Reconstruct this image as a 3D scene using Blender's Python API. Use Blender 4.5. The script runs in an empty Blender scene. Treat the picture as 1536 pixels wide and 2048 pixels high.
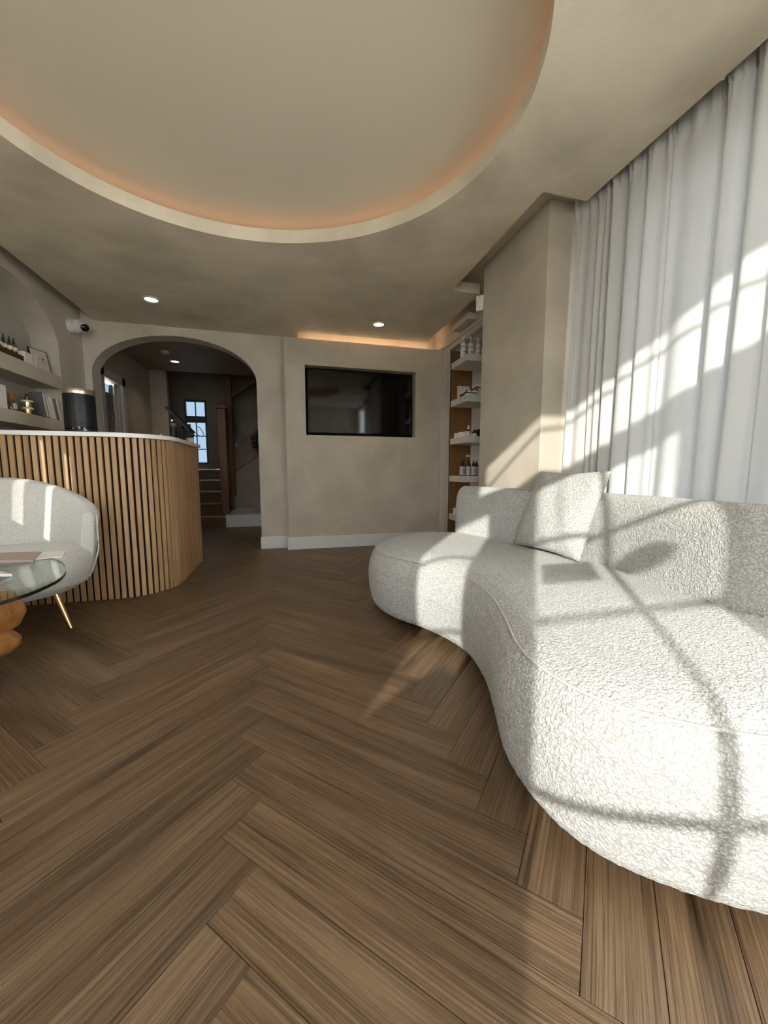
import bpy, bmesh, math, random
from mathutils import Vector, Matrix
R = math.radians
PI = math.pi
rng = random.Random(7)
sc = bpy.context.scene
COL = sc.collection

# ------------------------------------------------------------------ camera
cd = bpy.data.cameras.new('camera'); cam = bpy.data.objects.new('camera', cd); COL.objects.link(cam)
cam.location = (0, 0, .87); cam.rotation_euler = (R(90 - 6.07), 0, R(-14.6))
cd.sensor_fit = 'VERTICAL'; cd.sensor_height = 36; cd.lens = 36 * 752 / 2048
cd.clip_start = .02; cd.clip_end = 200
sc.camera = cam
# ------------------------------------------------------------------ sky, sun, exposure
SKY = 11.5
world = bpy.data.worlds.new('sky'); sc.world = world; world.use_nodes = True
bg = world.node_tree.nodes['Background']
bg.inputs['Color'].default_value = (.93, .97, 1.0, 1); bg.inputs['Strength'].default_value = SKY
SUN_DIR = Vector((.5906, .807, -.4035)).normalized()
sd = bpy.data.lights.new('sun', 'SUN'); sd.energy = 6.0; sd.angle = R(.55); sd.color = (1, .955, .88)
so = bpy.data.objects.new('sun', sd); COL.objects.link(so)
so.rotation_euler = SUN_DIR.to_track_quat('-Z', 'Y').to_euler(); so.location = (-6, -8, 6)
vs = sc.view_settings
vs.view_transform = 'Standard'; vs.look = 'None'; vs.gamma = 1; vs.exposure = 0; vs.use_curve_mapping = False
try: sc.cycles.max_bounces = 8; sc.cycles.diffuse_bounces = 5; sc.cycles.transparent_max_bounces = 16; sc.cycles.caustics_reflective = False
except Exception: pass

# ------------------------------------------------------------------ materials
MATS = {}
def mat(name, col=(.8, .8, .8), rough=.6, metal=0., spec=.5, **kw):
    m = bpy.data.materials.new(name); m.use_nodes = True
    b = m.node_tree.nodes['Principled BSDF']
    b.inputs['Base Color'].default_value = (*col, 1); b.inputs['Roughness'].default_value = rough
    b.inputs['Metallic'].default_value = metal; b.inputs['Specular IOR Level'].default_value = spec
    MATS[name] = m
    return m
class NT:
    def __init__(s, m): s.t = m.node_tree; s.b = s.t.nodes.get('Principled BSDF')
    def n(s, typ, **kw):
        nd = s.t.nodes.new(typ)
        for k, v in kw.items():
            if k in nd.inputs: nd.inputs[k].default_value = v
            else: setattr(nd, k, v)
        return nd
    def l(s, a, ao, b, bi): s.t.links.new(a.outputs[ao], b.inputs[bi])
    def ramp(s, stops):
        r = s.n('ShaderNodeValToRGB'); e = r.color_ramp.elements
        while len(e) < len(stops): e.new(.5)
        for el, (p, c) in zip(e, stops): el.position = p; el.color = (*c, 1)
        return r
    def bump(s, src, out, strength, dist):
        bp = s.n('ShaderNodeBump', Strength=strength, Distance=dist); s.l(src, out, bp, 'Height'); s.l(bp, 'Normal', s.b, 'Normal'); return bp

def plaster(name, c0, c1, rough=.55, scale=1.6):
    m = mat(name, c0, rough, spec=.35); t = NT(m)
    tc = t.n('ShaderNodeTexCoord')
    n1 = t.n('ShaderNodeTexNoise', Scale=scale, Detail=7., Roughness=.62, Distortion=1.3)
    n2 = t.n('ShaderNodeTexVoronoi', Scale=scale * 1.5)
    dst = t.n('ShaderNodeTexNoise', Scale=scale * 2.2, Detail=4.)
    ad = t.n('ShaderNodeVectorMath', operation='MULTIPLY_ADD'); ad.inputs[1].default_value = (.35, .35, .35)
    t.l(tc, 'Object', n1, 'Vector'); t.l(tc, 'Object', dst, 'Vector'); t.l(dst, 'Color', ad, 0); t.l(tc, 'Object', ad, 2); t.l(ad, 0, n2, 'Vector')
    mx = t.n('ShaderNodeMix', data_type='FLOAT'); mx.inputs[0].default_value = .35
    t.l(n1, 'Fac', mx, 2); t.l(n2, 'Distance', mx, 3)
    r = t.ramp([(.28, c0), (.62, c1)]); t.l(mx, 0, r, 0); t.l(r, 0, t.b, 'Base Color')
    n3 = t.n('ShaderNodeTexNoise', Scale=40., Detail=4.); t.l(tc, 'Object', n3, 'Vector')
    t.bump(n3, 'Fac', .12, .01)
    return m
plaster('plaster', (.46, .41, .335), (.60, .54, .445))
plaster('plaster_ceiling', (.60, .535, .42), (.80, .72, .575), .6, 1.8)
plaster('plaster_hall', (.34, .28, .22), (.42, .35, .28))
mat('ceiling_paint', (.78, .705, .58), .7, spec=.2)
mat('white_paint', (.74, .73, .71), .45)
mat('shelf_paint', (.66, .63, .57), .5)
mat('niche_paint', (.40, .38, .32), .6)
mat('architrave', (.56, .52, .47), .4)
mat('dark_void', (.05, .045, .04), .9)
mat('black_felt', (.012, .011, .010), .95, spec=.1)
mat('black_plastic', (.010, .010, .011), .42, spec=.3)
mat('black_gloss', (.006, .006, .008), .07)
mat('screen', (.003, .003, .004), .06, spec=.6)
mat('grey_plastic', (.10, .105, .10), .4)
mat('white_plastic', (.72, .70, .67), .35)
mat('steel', (.75, .73, .70), .25, 1.)
mat('gold', (.80, .55, .25), .22, 1.)
mat('champagne', (.78, .66, .52), .3, 1.)
mat('counter_top', (.82, .80, .76), .3)
mat('paper', (.78, .75, .71), .7)
mat('paper_cream', (.66, .58, .49), .7)
mat('paper_grey', (.12, .115, .12), .6)
mat('paper_rose', (.40, .30, .26), .6)
mat('ink', (.015, .013, .012), .6)
mat('amber', (.10, .055, .018), .12)
mat('bottle_dark', (.015, .016, .017), .15)
mat('pink_label', (.66, .54, .56), .6)
mat('foliage', (.02, .035, .02), .6)
mat('dry_leaf', (.28, .15, .06), .7)
mat('bounce_paving', (.80, .76, .70), .9)
mat('stone_white', (.66, .62, .56), .8)
mat('rubber', (.03, .03, .035), .5)
mat('grille', (.035, .035, .037), .5)

def wood(name, c_dark, c_mid, c_light, rough, uscale=1.0, coord='UV', bump=.25, axis=0, fine=150., spec=.5, contrast=False):
    m = mat(name, c_mid, rough, spec=spec); t = NT(m)
    tc = t.n('ShaderNodeTexCoord'); oi = t.n('ShaderNodeObjectInfo')
    off = t.n('ShaderNodeVectorMath', operation='SCALE'); cb = t.n('ShaderNodeCombineXYZ')
    for k in 'XYZ': t.l(oi, 'Random', cb, k)
    t.l(cb, 0, off, 0); off.inputs['Scale'].default_value = 53.
    ad = t.n('ShaderNodeVectorMath', operation='ADD'); t.l(tc, coord, ad, 0); t.l(off, 0, ad, 1)
    def stretch(a, b):
        mp = t.n('ShaderNodeMapping'); s = [b, b, b]; s[axis] = a; mp.inputs['Scale'].default_value = s
        t.l(ad, 0, mp, 'Vector'); return mp
    a = t.n('ShaderNodeTexNoise', Scale=1., Detail=5., Roughness=.6, Distortion=.6); t.l(stretch(1.1 * uscale, 16 * uscale), 0, a, 'Vector')
    b = t.n('ShaderNodeTexNoise', Scale=1., Detail=4., Roughness=.7, Distortion=.25); t.l(stretch(2.6 * uscale, fine * uscale), 0, b, 'Vector')
    mx = t.n('ShaderNodeMix', data_type='FLOAT'); mx.inputs[0].default_value = .58 if contrast else .5; t.l(a, 'Fac', mx, 2); t.l(b, 'Fac', mx, 3)
    r = t.ramp([(.37, c_dark), (.5, c_mid), (.63, c_light)]) if contrast else t.ramp([(.33, c_dark), (.5, c_mid), (.66, c_light)]); t.l(mx, 0, r, 0)
    hv = t.n('ShaderNodeHueSaturation'); mr = t.n('ShaderNodeMapRange'); mr.inputs[3].default_value = .86; mr.inputs[4].default_value = 1.12
    t.l(oi, 'Random', mr, 0); t.l(mr, 0, hv, 'Value'); t.l(r, 0, hv, 'Color'); t.l(hv, 0, t.b, 'Base Color')
    t.bump(b, 'Fac', bump, .004)
    rr = t.n('ShaderNodeMapRange'); rr.inputs[3].default_value = rough - .07; rr.inputs[4].default_value = rough + .1; t.l(b, 'Fac', rr, 0); t.l(rr, 0, t.b, 'Roughness')
    return m
wood('floor_oak', (.058, .033, .016), (.150, .092, .049), (.245, .165, .098), .40, bump=.8, fine=180., contrast=True)
wood('slat_oak', (.30, .165, .075), (.43, .26, .13), (.53, .345, .19), .5, coord='Object', axis=2, uscale=1.6, bump=.1)
wood('stair_oak', (.10, .042, .015), (.17, .080, .032), (.23, .115, .05), .45, coord='Object', axis=2, uscale=1., bump=.1)
wood('tread_oak', (.08, .045, .02), (.14, .085, .042), (.19, .12, .065), .5, coord='Object', axis=0, uscale=1., bump=.1)
wood('door_brown', (.17, .075, .022), (.21, .10, .032), (.25, .125, .045), .5, coord='Object', axis=2, uscale=.8, bump=.05)
wood('root_wood', (.24, .085, .02), (.40, .17, .05), (.52, .26, .09), .38, coord='Object', axis=0, uscale=.8, bump=.2, fine=60.)

def boucle(name, col, dark, scale, strength, dist):
    m = mat(name, col, .95, spec=.12); t = NT(m)
    t.b.inputs['Sheen Weight'].default_value = .2; t.b.inputs['Sheen Roughness'].default_value = .6
    tc = t.n('ShaderNodeTexCoord')
    ns = t.n('ShaderNodeTexNoise', Scale=scale * .9, Detail=2., Roughness=.5); t.l(tc, 'Object', ns, 'Vector')
    ad = t.n('ShaderNodeVectorMath', operation='MULTIPLY_ADD'); w = 1.6 / scale; ad.inputs[1].default_value = (w, w, w); t.l(ns, 'Color', ad, 0); t.l(tc, 'Object', ad, 2)
    v = t.n('ShaderNodeTexVoronoi', Scale=scale); t.l(ad, 0, v, 'Vector')
    n2 = t.n('ShaderNodeTexNoise', Scale=scale * 2.6, Detail=2.); t.l(tc, 'Object', n2, 'Vector')
    mx = t.n('ShaderNodeMix', data_type='FLOAT'); mx.inputs[0].default_value = .22; t.l(v, 'Distance', mx, 2); t.l(n2, 'Fac', mx, 3)
    r = t.ramp([(.22, col), (.62, dark)]); t.l(mx, 0, r, 0); t.l(r, 0, t.b, 'Base Color')  # shade in the pits between curls is put into the colour
    iv = t.n('ShaderNodeMath', operation='SUBTRACT'); iv.inputs[0].default_value = 1.; t.l(mx, 0, iv, 1)
    t.bump(iv, 0, strength, dist)
    return m
boucle('boucle', (.74, .74, .715), (.43, .43, .415), 150., .9, .006)
boucle('boucle_chair', (.74, .715, .665), (.55, .53, .485), 200., .6, .004)

def transl(name, col, tr, amount):
    m = mat(name, col, .9, spec=.05); t = NT(m)
    td = t.n('ShaderNodeBsdfTranslucent'); td.inputs['Color'].default_value = (*tr, 1)
    mx = t.n('ShaderNodeMixShader'); mx.inputs[0].default_value = amount
    out = t.t.nodes['Material Output']
    t.t.links.new(t.b.outputs[0], mx.inputs[1]); t.t.links.new(td.outputs[0], mx.inputs[2]); t.t.links.new(mx.outputs[0], out.inputs[0])
    tc = t.n('ShaderNodeTexCoord'); w = t.n('ShaderNodeTexNoise', Scale=1., Detail=2.)
    mp = t.n('ShaderNodeMapping'); mp.inputs['Scale'].default_value = (300, 300, 900); t.l(tc, 'Object', mp, 'Vector'); t.l(mp, 0, w, 'Vector')
    t.bump(w, 'Fac', .08, .002)
    return m
transl('curtain_cloth', (.58, .575, .56), (.70, .76, .82), .05)

def glass(name, tint, gloss=.06, rough=.02):
    m = bpy.data.materials.new(name); m.use_nodes = True; nt = m.node_tree; MATS[name] = m
    nt.nodes.remove(nt.nodes['Principled BSDF'])
    tr = nt.nodes.new('ShaderNodeBsdfTransparent'); tr.inputs[0].default_value = (*tint, 1)
    gl = nt.nodes.new('ShaderNodeBsdfGlossy'); gl.inputs['Roughness'].default_value = rough
    lw = nt.nodes.new('ShaderNodeLayerWeight'); lw.inputs[0].default_value = .5; pw = nt.nodes.new('ShaderNodeMath'); pw.operation = 'POWER'; pw.inputs[1].default_value = 4.; fr = nt.nodes.new('ShaderNodeMath'); fr.operation = 'MULTIPLY_ADD'; fr.inputs[1].default_value = .55; fr.inputs[2].default_value = .04
    nt.links.new(lw.outputs['Facing'], pw.inputs[0]); nt.links.new(pw.outputs[0], fr.inputs[0])
    mx = nt.nodes.new('ShaderNodeMixShader'); nt.links.new(fr.outputs[0], mx.inputs[0])
    nt.links.new(tr.outputs[0], mx.inputs[1]); nt.links.new(gl.outputs[0], mx.inputs[2]); nt.links.new(mx.outputs[0], nt.nodes['Material Output'].inputs[0])
    return m
glass('window_glass', (.96, .97, .97))
glass('sky_dimming_glass', (.215, .25, .28))  # tint put in to dim the overbright sky behind the panes
glass('table_glass', (.90, .95, .93))
mat('glass_edge', (.004, .010, .007), .1)
mat('frosted_glass', (.20, .20, .17), .35)

def emit(name, col, s):
    m = bpy.data.materials.new(name); m.use_nodes = True; nt = m.node_tree; MATS[name] = m
    nt.nodes.remove(nt.nodes['Principled BSDF']); e = nt.nodes.new('ShaderNodeEmission')
    e.inputs[0].default_value = (*col, 1); e.inputs[1].default_value = s
    nt.links.new(e.outputs[0], nt.nodes['Material Output'].inputs[0]); return m
emit('led_warm', (1, .58, .36), 2.6)
emit('led_slot', (1, .66, .40), 15.)
emit('lamp_lens', (1, .90, .80), 2.2)

# ------------------------------------------------------------------ helpers
def obj(name, bm, m, parent=None, smooth=False, loc=None):
    me = bpy.data.meshes.new(name)
    if isinstance(bm, bmesh.types.BMesh):
        bmesh.ops.recalc_face_normals(bm, faces=bm.faces[:]); bm.to_mesh(me); bm.free()
    o = bpy.data.objects.new(name, me); COL.objects.link(o)
    me.materials.append(MATS[m])
    if smooth:
        for p in me.polygons: p.use_smooth = True
        if smooth == 'auto': me.set_sharp_from_angle(angle=R(35))
    if loc is not None: o.location = loc
    if parent is not None: o.parent = parent
    return o
def tag(o, label, cat, group=None):
    o['label'] = label; o['category'] = cat
    if group: o['group'] = group
    return o
def thing(name, label, cat, loc=(0, 0, 0), rz=0., group=None):
    o = bpy.data.objects.new(name, None); COL.objects.link(o); o.empty_display_size = .05
    o.location = loc; o.rotation_euler = (0, 0, rz)
    return tag(o, label, cat, group)
def struct(name, bm, m, parent=None, smooth=False):
    o = obj(name, bm, m, parent, smooth)
    if parent is None: o['kind'] = 'structure'
    return o
def sroot(name):
    o = bpy.data.objects.new(name, None); COL.objects.link(o); o['kind'] = 'structure'; return o
def dup(root, loc, rz=None, label=None, group=None):
    r = root.copy(); COL.objects.link(r); r.location = loc
    if rz is not None: r.rotation_euler = (0, 0, rz)
    if label: r['label'] = label
    if group: r['group'] = group
    for ch in list(root.children):
        c = ch.copy(); COL.objects.link(c); c.parent = r
        for g in list(ch.children):
            d = g.copy(); COL.objects.link(d); d.parent = c
    return r
def box(x0, x1, y0, y1, z0, z1, bev=0., seg=2, bm=None):
    bm = bm or bmesh.new()
    r = bmesh.ops.create_cube(bm, size=1.)
    vs_ = r['verts']
    for v in vs_:
        v.co = Vector(((x0 + x1) / 2 + v.co.x * (x1 - x0), (y0 + y1) / 2 + v.co.y * (y1 - y0), (z0 + z1) / 2 + v.co.z * (z1 - z0)))
    if bev > 0:
        es = list({e for v in vs_ for e in v.link_edges})
        bmesh.ops.bevel(bm, geom=es, offset=bev, segments=seg, profile=.5, affect='EDGES')
    return bm
def lathe(prof, seg=24, bm=None, c=(0, 0, 0), ax='Z', sx=1., sy=1., cap=True):
    bm = bm or bmesh.new(); rings = []
    def put(x, y, z):
        p = (x * sx, y * sy, z)
        if ax == 'X': p = (z, x * sx, y * sy)
        if ax == 'Y': p = (x * sx, z, y * sy)
        return bm.verts.new((c[0] + p[0], c[1] + p[1], c[2] + p[2]))
    for r, z in prof:
        if r < 1e-6: rings.append([put(0, 0, z)])
        else: rings.append([put(r * math.cos(2 * PI * i / seg), r * math.sin(2 * PI * i / seg), z) for i in range(seg)])
    for a, b in zip(rings, rings[1:]):
        for i in range(seg):
            j = (i + 1) % seg
            f = [a[i % len(a)], a[j % len(a)], b[j % len(b)], b[i % len(b)]]
            f = list(dict.fromkeys(f))
            if len(f) > 2:
                try: bm.faces.new(f)
                except ValueError: pass
    for rg in ((rings[0], rings[-1]) if cap else ()):
        if len(rg) > 2:
            try: bm.faces.new(rg)
            except ValueError: pass
    return bm
def tube(pts, r, seg=10, bm=None, r1=None, closed=False):
    bm = bm or bmesh.new(); pts = [Vector(p) for p in pts]; n = len(pts); rings = []
    up = Vector((0, 0, 1))
    for i, p in enumerate(pts):
        a = pts[i - 1] if (i or closed) else pts[0]; b = pts[(i + 1) % n] if (i < n - 1 or closed) else pts[-1]
        t = (b - a).normalized(); u = t.cross(up)
        if u.length < .05: u = t.cross(Vector((1, 0, 0)))
        u.normalize(); w = u.cross(t)
        rr = r if r1 is None else r + (r1 - r) * i / (n - 1)
        rings.append([bm.verts.new(p + (u * math.cos(2 * PI * k / seg) + w * math.sin(2 * PI * k / seg)) * rr) for k in range(seg)])
    prs = list(zip(rings, rings[1:])) + ([(rings[-1], rings[0])] if closed else [])
    for a, b in prs:
        for k in range(seg): bm.faces.new([a[k], a[(k + 1) % seg], b[(k + 1) % seg], b[k]])
    if not closed: bm.faces.new(rings[0]); bm.faces.new(rings[-1])
    return bm
def plate(outline, holes, fn, w0, w1, bm=None):
    """flat slab from a 2-D outline with holes; fn(u, v, w) maps to space"""
    bm = bm or bmesh.new(); es = []; new = []
    for lp in [outline] + list(holes):
        v_ = [bm.verts.new((u, v, w0)) for u, v in lp]; new += v_
        es += [bm.edges.new((v_[i], v_[(i + 1) % len(v_)])) for i in range(len(v_))]
    r = bmesh.ops.triangle_fill(bm, use_beauty=True, use_dissolve=False, edges=es, normal=(0, 0, 1))
    fs = [g for g in r['geom'] if isinstance(g, bmesh.types.BMFace)]
    e = bmesh.ops.extrude_face_region(bm, geom=fs)
    top = [g for g in e['geom'] if isinstance(g, bmesh.types.BMVert)]
    for v in top: v.co.z = w1
    for v in new + top: v.co = Vector(fn(*v.co))
    return bm
XZ = lambda u, v, w: (u, w, v)
YZ = lambda u, v, w: (w, u, v)
XY = lambda u, v, w: (u, v, w)
def rect(a0, a1, b0, b1): return [(a0, b0), (a1, b0), (a1, b1), (a0, b1)]
def smooth_loop(pts, n, closed=True):
    out = []; m = len(pts); P = [Vector(p) for p in pts]
    segs = m if closed else m - 1
    for i in range(segs):
        if closed: p0, p1, p2, p3 = P[i - 1], P[i], P[(i + 1) % m], P[(i + 2) % m]
        else: p0, p1, p2, p3 = P[max(i - 1, 0)], P[i], P[i + 1], P[min(i + 2, m - 1)]
        for k in range(12):
            t = k / 12
            out.append(.5 * ((2 * p1) + (p2 - p0) * t + (2 * p0 - 5 * p1 + 4 * p2 - p3) * t * t + (3 * p1 - p0 - 3 * p2 + p3) * t ** 3))
    if not closed: out.append(P[-1])
    q = out + ([out[0]] if closed else []); d = [0.]
    for a, b in zip(q, q[1:]): d.append(d[-1] + (b - a).length)
    res = []; j = 0
    cnt = n if closed else n - 1
    for i in range(n):
        s = d[-1] * i / cnt
        while j < len(d) - 2 and d[j + 1] < s: j += 1
        t = (s - d[j]) / max(d[j + 1] - d[j], 1e-9); res.append(q[j].lerp(q[j + 1], t))
    return res
def inset_loop(loop, d):
    n = len(loop); area = sum(loop[i].x * loop[(i + 1) % n].y - loop[(i + 1) % n].x * loop[i].y for i in range(n)); s = 1 if area > 0 else -1
    out = []
    for i in range(n):
        t = (loop[(i + 1) % n] - loop[i - 1]).normalized(); nr = Vector((-t.y, t.x)) * s
        out.append(loop[i] + nr * d)
    return out
def pad_mesh(loop, prof, tilt=None, bm=None):
    """upholstered slab: plan outline swept through (inset, z) pairs and capped"""
    bm = bm or bmesh.new(); rings = []
    for d, z in prof:
        l = inset_loop(loop, d); rings.append([bm.verts.new((p.x + (tilt(z)[0] if tilt else 0), p.y + (tilt(z)[1] if tilt else 0), z)) for p in l])
    n = len(loop)
    for a, b in zip(rings, rings[1:]):
        for i in range(n): bm.faces.new([a[i], a[(i + 1) % n], b[(i + 1) % n], b[i]])
    for rg in (rings[0], rings[-1]):
        es = [bm.edges.get((rg[i], rg[(i + 1) % n])) for i in range(n)]
        bmesh.ops.triangle_fill(bm, use_beauty=True, edges=es)
    return bm
def fluffy(o, voxel, strength, scale, smooth_it=6):
    md = o.modifiers.new('remesh', 'REMESH'); md.mode = 'VOXEL'; md.voxel_size = voxel; md.use_smooth_shade = True
    ms = o.modifiers.new('soften', 'SMOOTH'); ms.factor = .5; ms.iterations = smooth_it
    tx = bpy.data.textures.new('boucle_curl', 'CLOUDS'); tx.noise_scale = scale; tx.noise_depth = 1
    mp = o.modifiers.new('curl', 'DISPLACE'); mp.texture = tx; mp.strength = strength; mp.mid_level = .5; mp.texture_coords = 'LOCAL'

# ================================================================== THE SETTING
# ---- floor with herringbone planks
floor = struct('floor', box(-3, 2.6, -1.4, 8.4, -.12, -.012), 'dark_void')
Wp, Lp = .126, .882
def plank_mesh():
    g = .0007; c = .0003
    bm = bmesh.new(); uvl = bm.loops.layers.uv.new('UVMap')
    x0, x1, y0, y1 = g, Lp - g, g, Wp - g
    lo = [bm.verts.new(p) for p in ((x0, y0, -.012), (x1, y0, -.012), (x1, y1, -.012), (x0, y1, -.012))]
    mi = [bm.verts.new(p) for p in ((x0, y0, -c), (x1, y0, -c), (x1, y1, -c), (x0, y1, -c))]
    hi = [bm.verts.new(p) for p in ((x0 + c, y0 + c, 0), (x1 - c, y0 + c, 0), (x1 - c, y1 - c, 0), (x0 + c, y1 - c, 0))]
    for a, b in ((lo, mi), (mi, hi)):
        for i in range(4): bm.faces.new([a[i], a[(i + 1) % 4], b[(i + 1) % 4], b[i]])
    bm.faces.new(hi)
    for f in bm.faces:
        for l in f.loops: l[uvl].uv = (l.vert.co.x, l.vert.co.y)
    bmesh.ops.recalc_face_normals(bm, faces=bm.faces[:])
    me = bpy.data.meshes.new('plank'); bm.to_mesh(me); bm.free(); me.materials.append(MATS['floor_oak']); return me
PM = plank_mesh()
rest = bmesh.new(); ruv = rest.loops.layers.uv.new('UVMap')
c45 = math.sqrt(.5)
# lattice frame (p, q): p along +45 deg, q along +135 deg; spine corner placed on the photographed joint
ORG = Vector((-.172, 1.063))
cand = []
for k in range(-60, 80):
    for j in range(-4, 5):
        for kind in (0, 1):
            # kind 0: right arm of the chevron (runs down-right), kind 1: left arm (runs down-left)
            bp = k * Wp + j * Lp; bq = k * Wp - j * Lp
            if kind == 0: p0, q0, rot = bp, bq, 0.
            else: p0, q0, rot = bp, bq, 90.
            cand.append((p0, q0, rot))
def pq(p, q):      # p axis points to -45-ish so the chevrons open towards the door end
    # rotate lattice by 225 degrees: p -> (-,-), q -> (+,-)
    return ORG + Vector((-c45 * p + c45 * q, -c45 * p - c45 * q))
singles = 0
cm = cam.rotation_euler.to_matrix().transposed()
def frame_uv(x, y):
    d_ = cm @ Vector((x, y, -.87))
    return None if d_.z > -.02 else (768 + 752 * d_.x / -d_.z, 1024 - 752 * d_.y / -d_.z)
todo = []
for p0, q0, rot in cand:
    o2 = pq(p0, q0); a = R(225 + rot); e1 = Vector((math.cos(a), math.sin(a))); e2 = Vector((-math.sin(a), math.cos(a)))
    ctr = o2 + e1 * Lp / 2 + e2 * Wp / 2
    if not (-2.3 < ctr.x < 2.1 and -1.3 < ctr.y < 7.5): continue
    vis = False
    for f in (0, .25, .5, .75, 1):
        for g in (0, 1):
            q = o2 + e1 * Lp * f + e2 * Wp * g; uv = frame_uv(q.x, q.y)
            hid = (q.x > 1.0 and .45 < q.y < 2.6) or (q.x > 1.45 and q.y > .5) or (q.x < -1.0 and 3.1 < q.y < 4.4) or (q.x < -1.88) or (q.y > 4.4 and (q.x > -.3 or q.x < -1.75)) or q.y > 6.4
            if uv and -10 < uv[0] < 1546 and uv[1] < 2060 and not hid: vis = True
    todo.append((not vis, ctr.length, o2, a))
todo.sort(key=lambda k: k[:2])
for n_, (inv, dist_, o2, a) in enumerate(todo):
    if not inv and n_ < 300:
        o = bpy.data.objects.new('plank', PM); COL.objects.link(o); o.location = (o2.x, o2.y, 0); o.rotation_euler = (0, 0, a); o.parent = floor; singles += 1
    else:
        M = Matrix.Translation((o2.x, o2.y, 0)) @ Matrix.Rotation(a, 4, 'Z'); ox = rng.random() * 50; g = .0007
        q = [rest.verts.new(M @ Vector(v)) for z in (0, -.012) for v in ((g, g, z), (Lp - g, g, z), (Lp - g, Wp - g, z), (g, Wp - g, z))]
        fs = [rest.faces.new(q[:4])] + [rest.faces.new([q[i], q[(i + 1) % 4], q[4 + (i + 1) % 4], q[4 + i]]) for i in range(4)]
        for f in fs:
            for l, uv in zip(f.loops, ((0, 0), (Lp, 0), (Lp, Wp), (0, Wp))): l[ruv].uv = (uv[0] + ox, uv[1] + ox * .37)
po = obj('plank_field', rest, 'floor_oak', floor); po['kind'] = 'stuff'
print('PLANKS', singles)

# ---- ceilings
CZ = 2.34
ell = []
for i in range(120):
    t = 2 * PI * i / 120; a = R(161.95); u, v = 1.1406 * math.cos(t), .9598 * math.sin(t)
    ell.append((-.1256 + u * math.cos(a) - v * math.sin(a), 1.7259 + u * math.sin(a) + v * math.cos(a)))
raft = [(-1.757, 0), (1.63, 0), (1.63, 1.87), (1.355, 1.87), (1.355, 2.99), (1.60, 2.99), (1.60, 4.21), (.167, 4.235), (.167, 4.43), (-1.757, 4.43)]
struct('ceiling', plate(raft, [ell], XY, CZ, CZ + .08), 'plaster_ceiling')
struct('ceiling_upper', box(-2.2, 2.1, 0, 4.6, 2.5, 2.56), 'ceiling_paint')
struct('ceiling_soffit', box(1.30, 1.95, .06, 2.745, 2.421, 2.499), 'plaster')
struct('ceiling_front', plate([(-2.1, -1.3), (2.1, -1.3), (2.1, .06), (-2.1, .06)], [], XY, 3.0, 3.06), 'ceiling_paint')
struct('wall_bulkhead', box(-2.1, 2.1, 0.0, .06, 2.421, 3.0), 'plaster_ceiling')
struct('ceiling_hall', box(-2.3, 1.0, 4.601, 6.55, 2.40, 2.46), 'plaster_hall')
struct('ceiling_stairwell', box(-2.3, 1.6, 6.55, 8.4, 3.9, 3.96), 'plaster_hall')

# ---- left wall with arched display niche, and added slits nearer the front that cast sun strips on the chair
nich = [(2.80, .9), (4.005, .9), (4.005, 1.93)] + [(3.4025 + .6025 * math.cos(PI * i / 24), 1.93 + .37 * math.sin(PI * i / 24)) for i in range(1, 24)] + [(2.80, 1.93)]
struct('wall_left', plate(rect(2.6, 4.43, 0, 2.5), [nich], YZ, -1.88, -2.08), 'plaster')
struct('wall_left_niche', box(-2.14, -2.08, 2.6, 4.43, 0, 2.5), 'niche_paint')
light_slits = [rect(2.10, 2.20, .70, 1.36), rect(2.268, 2.365, .70, 1.36)]
struct('wall_left_front', plate(rect(-1.2, 2.6, 0, 3.0), light_slits, YZ, -1.88, -1.92), 'plaster')
for i, s in enumerate(light_slits):
    w = sroot('window_%d' % (4 + i)); ys = [p[0] for p in s]  # glazes an added sun slit
    obj('pane', box(-1.912, -1.908, min(ys), max(ys), .70, 1.36), 'window_glass', w)
# ---- wall with the arch
ax0, ax1, sp = -1.82, -.28, 1.84
arch = [(ax1 - (ax1 - ax0) / 2 + (ax1 - ax0) / 2 * math.cos(PI * i / 40), sp + .415 * math.sin(PI * i / 40)) for i in range(41)]
aw = [(-2.08, 0), (ax0, 0)] + list(reversed(arch)) + [(ax1, 0), (1.8, 0), (1.8, 2.5), (-2.08, 2.5)]
struct('wall_arch', plate(aw, [], XZ, 4.43, 4.60), 'plaster')
# ---- television panel
struct('wall_panel', plate(rect(.018, 1.80, 0, 2.30), [rect(.232, 1.504, 1.278, 2.028)], XZ, 4.30, 4.43), 'plaster')
# ---- right wall, pier, niche with shelves
struct('wall_right', plate([(2.746, 0), (3.10, 0), (3.10, 2.20), (3.99, 2.20), (3.99, 0), (4.43, 0), (4.43, 2.5), (2.746, 2.5)], [], YZ, 1.80, 1.86), 'plaster')
nb = box(2.06, 2.12, 3.0, 4.1, 0, 2.3)
box(1.86, 2.06, 3.0, 3.10, 0, 2.3, bm=nb); box(1.86, 2.06, 3.10, 3.99, 2.2, 2.3, bm=nb)
struct('wall_niche_lining', nb, 'white_paint')
dp = sroot('door_2')
obj('panel', box(1.802, 2.058, 3.968, 3.989, 0, 2.198), 'door_brown', dp)
obj('gap_shade', box(1.80, 1.8015, 3.968, 3.989, 0, 2.198), 'dark_void', dp)  # dark strip standing in for the shaded gap beside the panel
obj('latch_plate', box(2.00, 2.05, 3.962, 3.9675, 1.04, 1.065, .002), 'white_paint', dp)
tr = sroot('trim_1')
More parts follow.
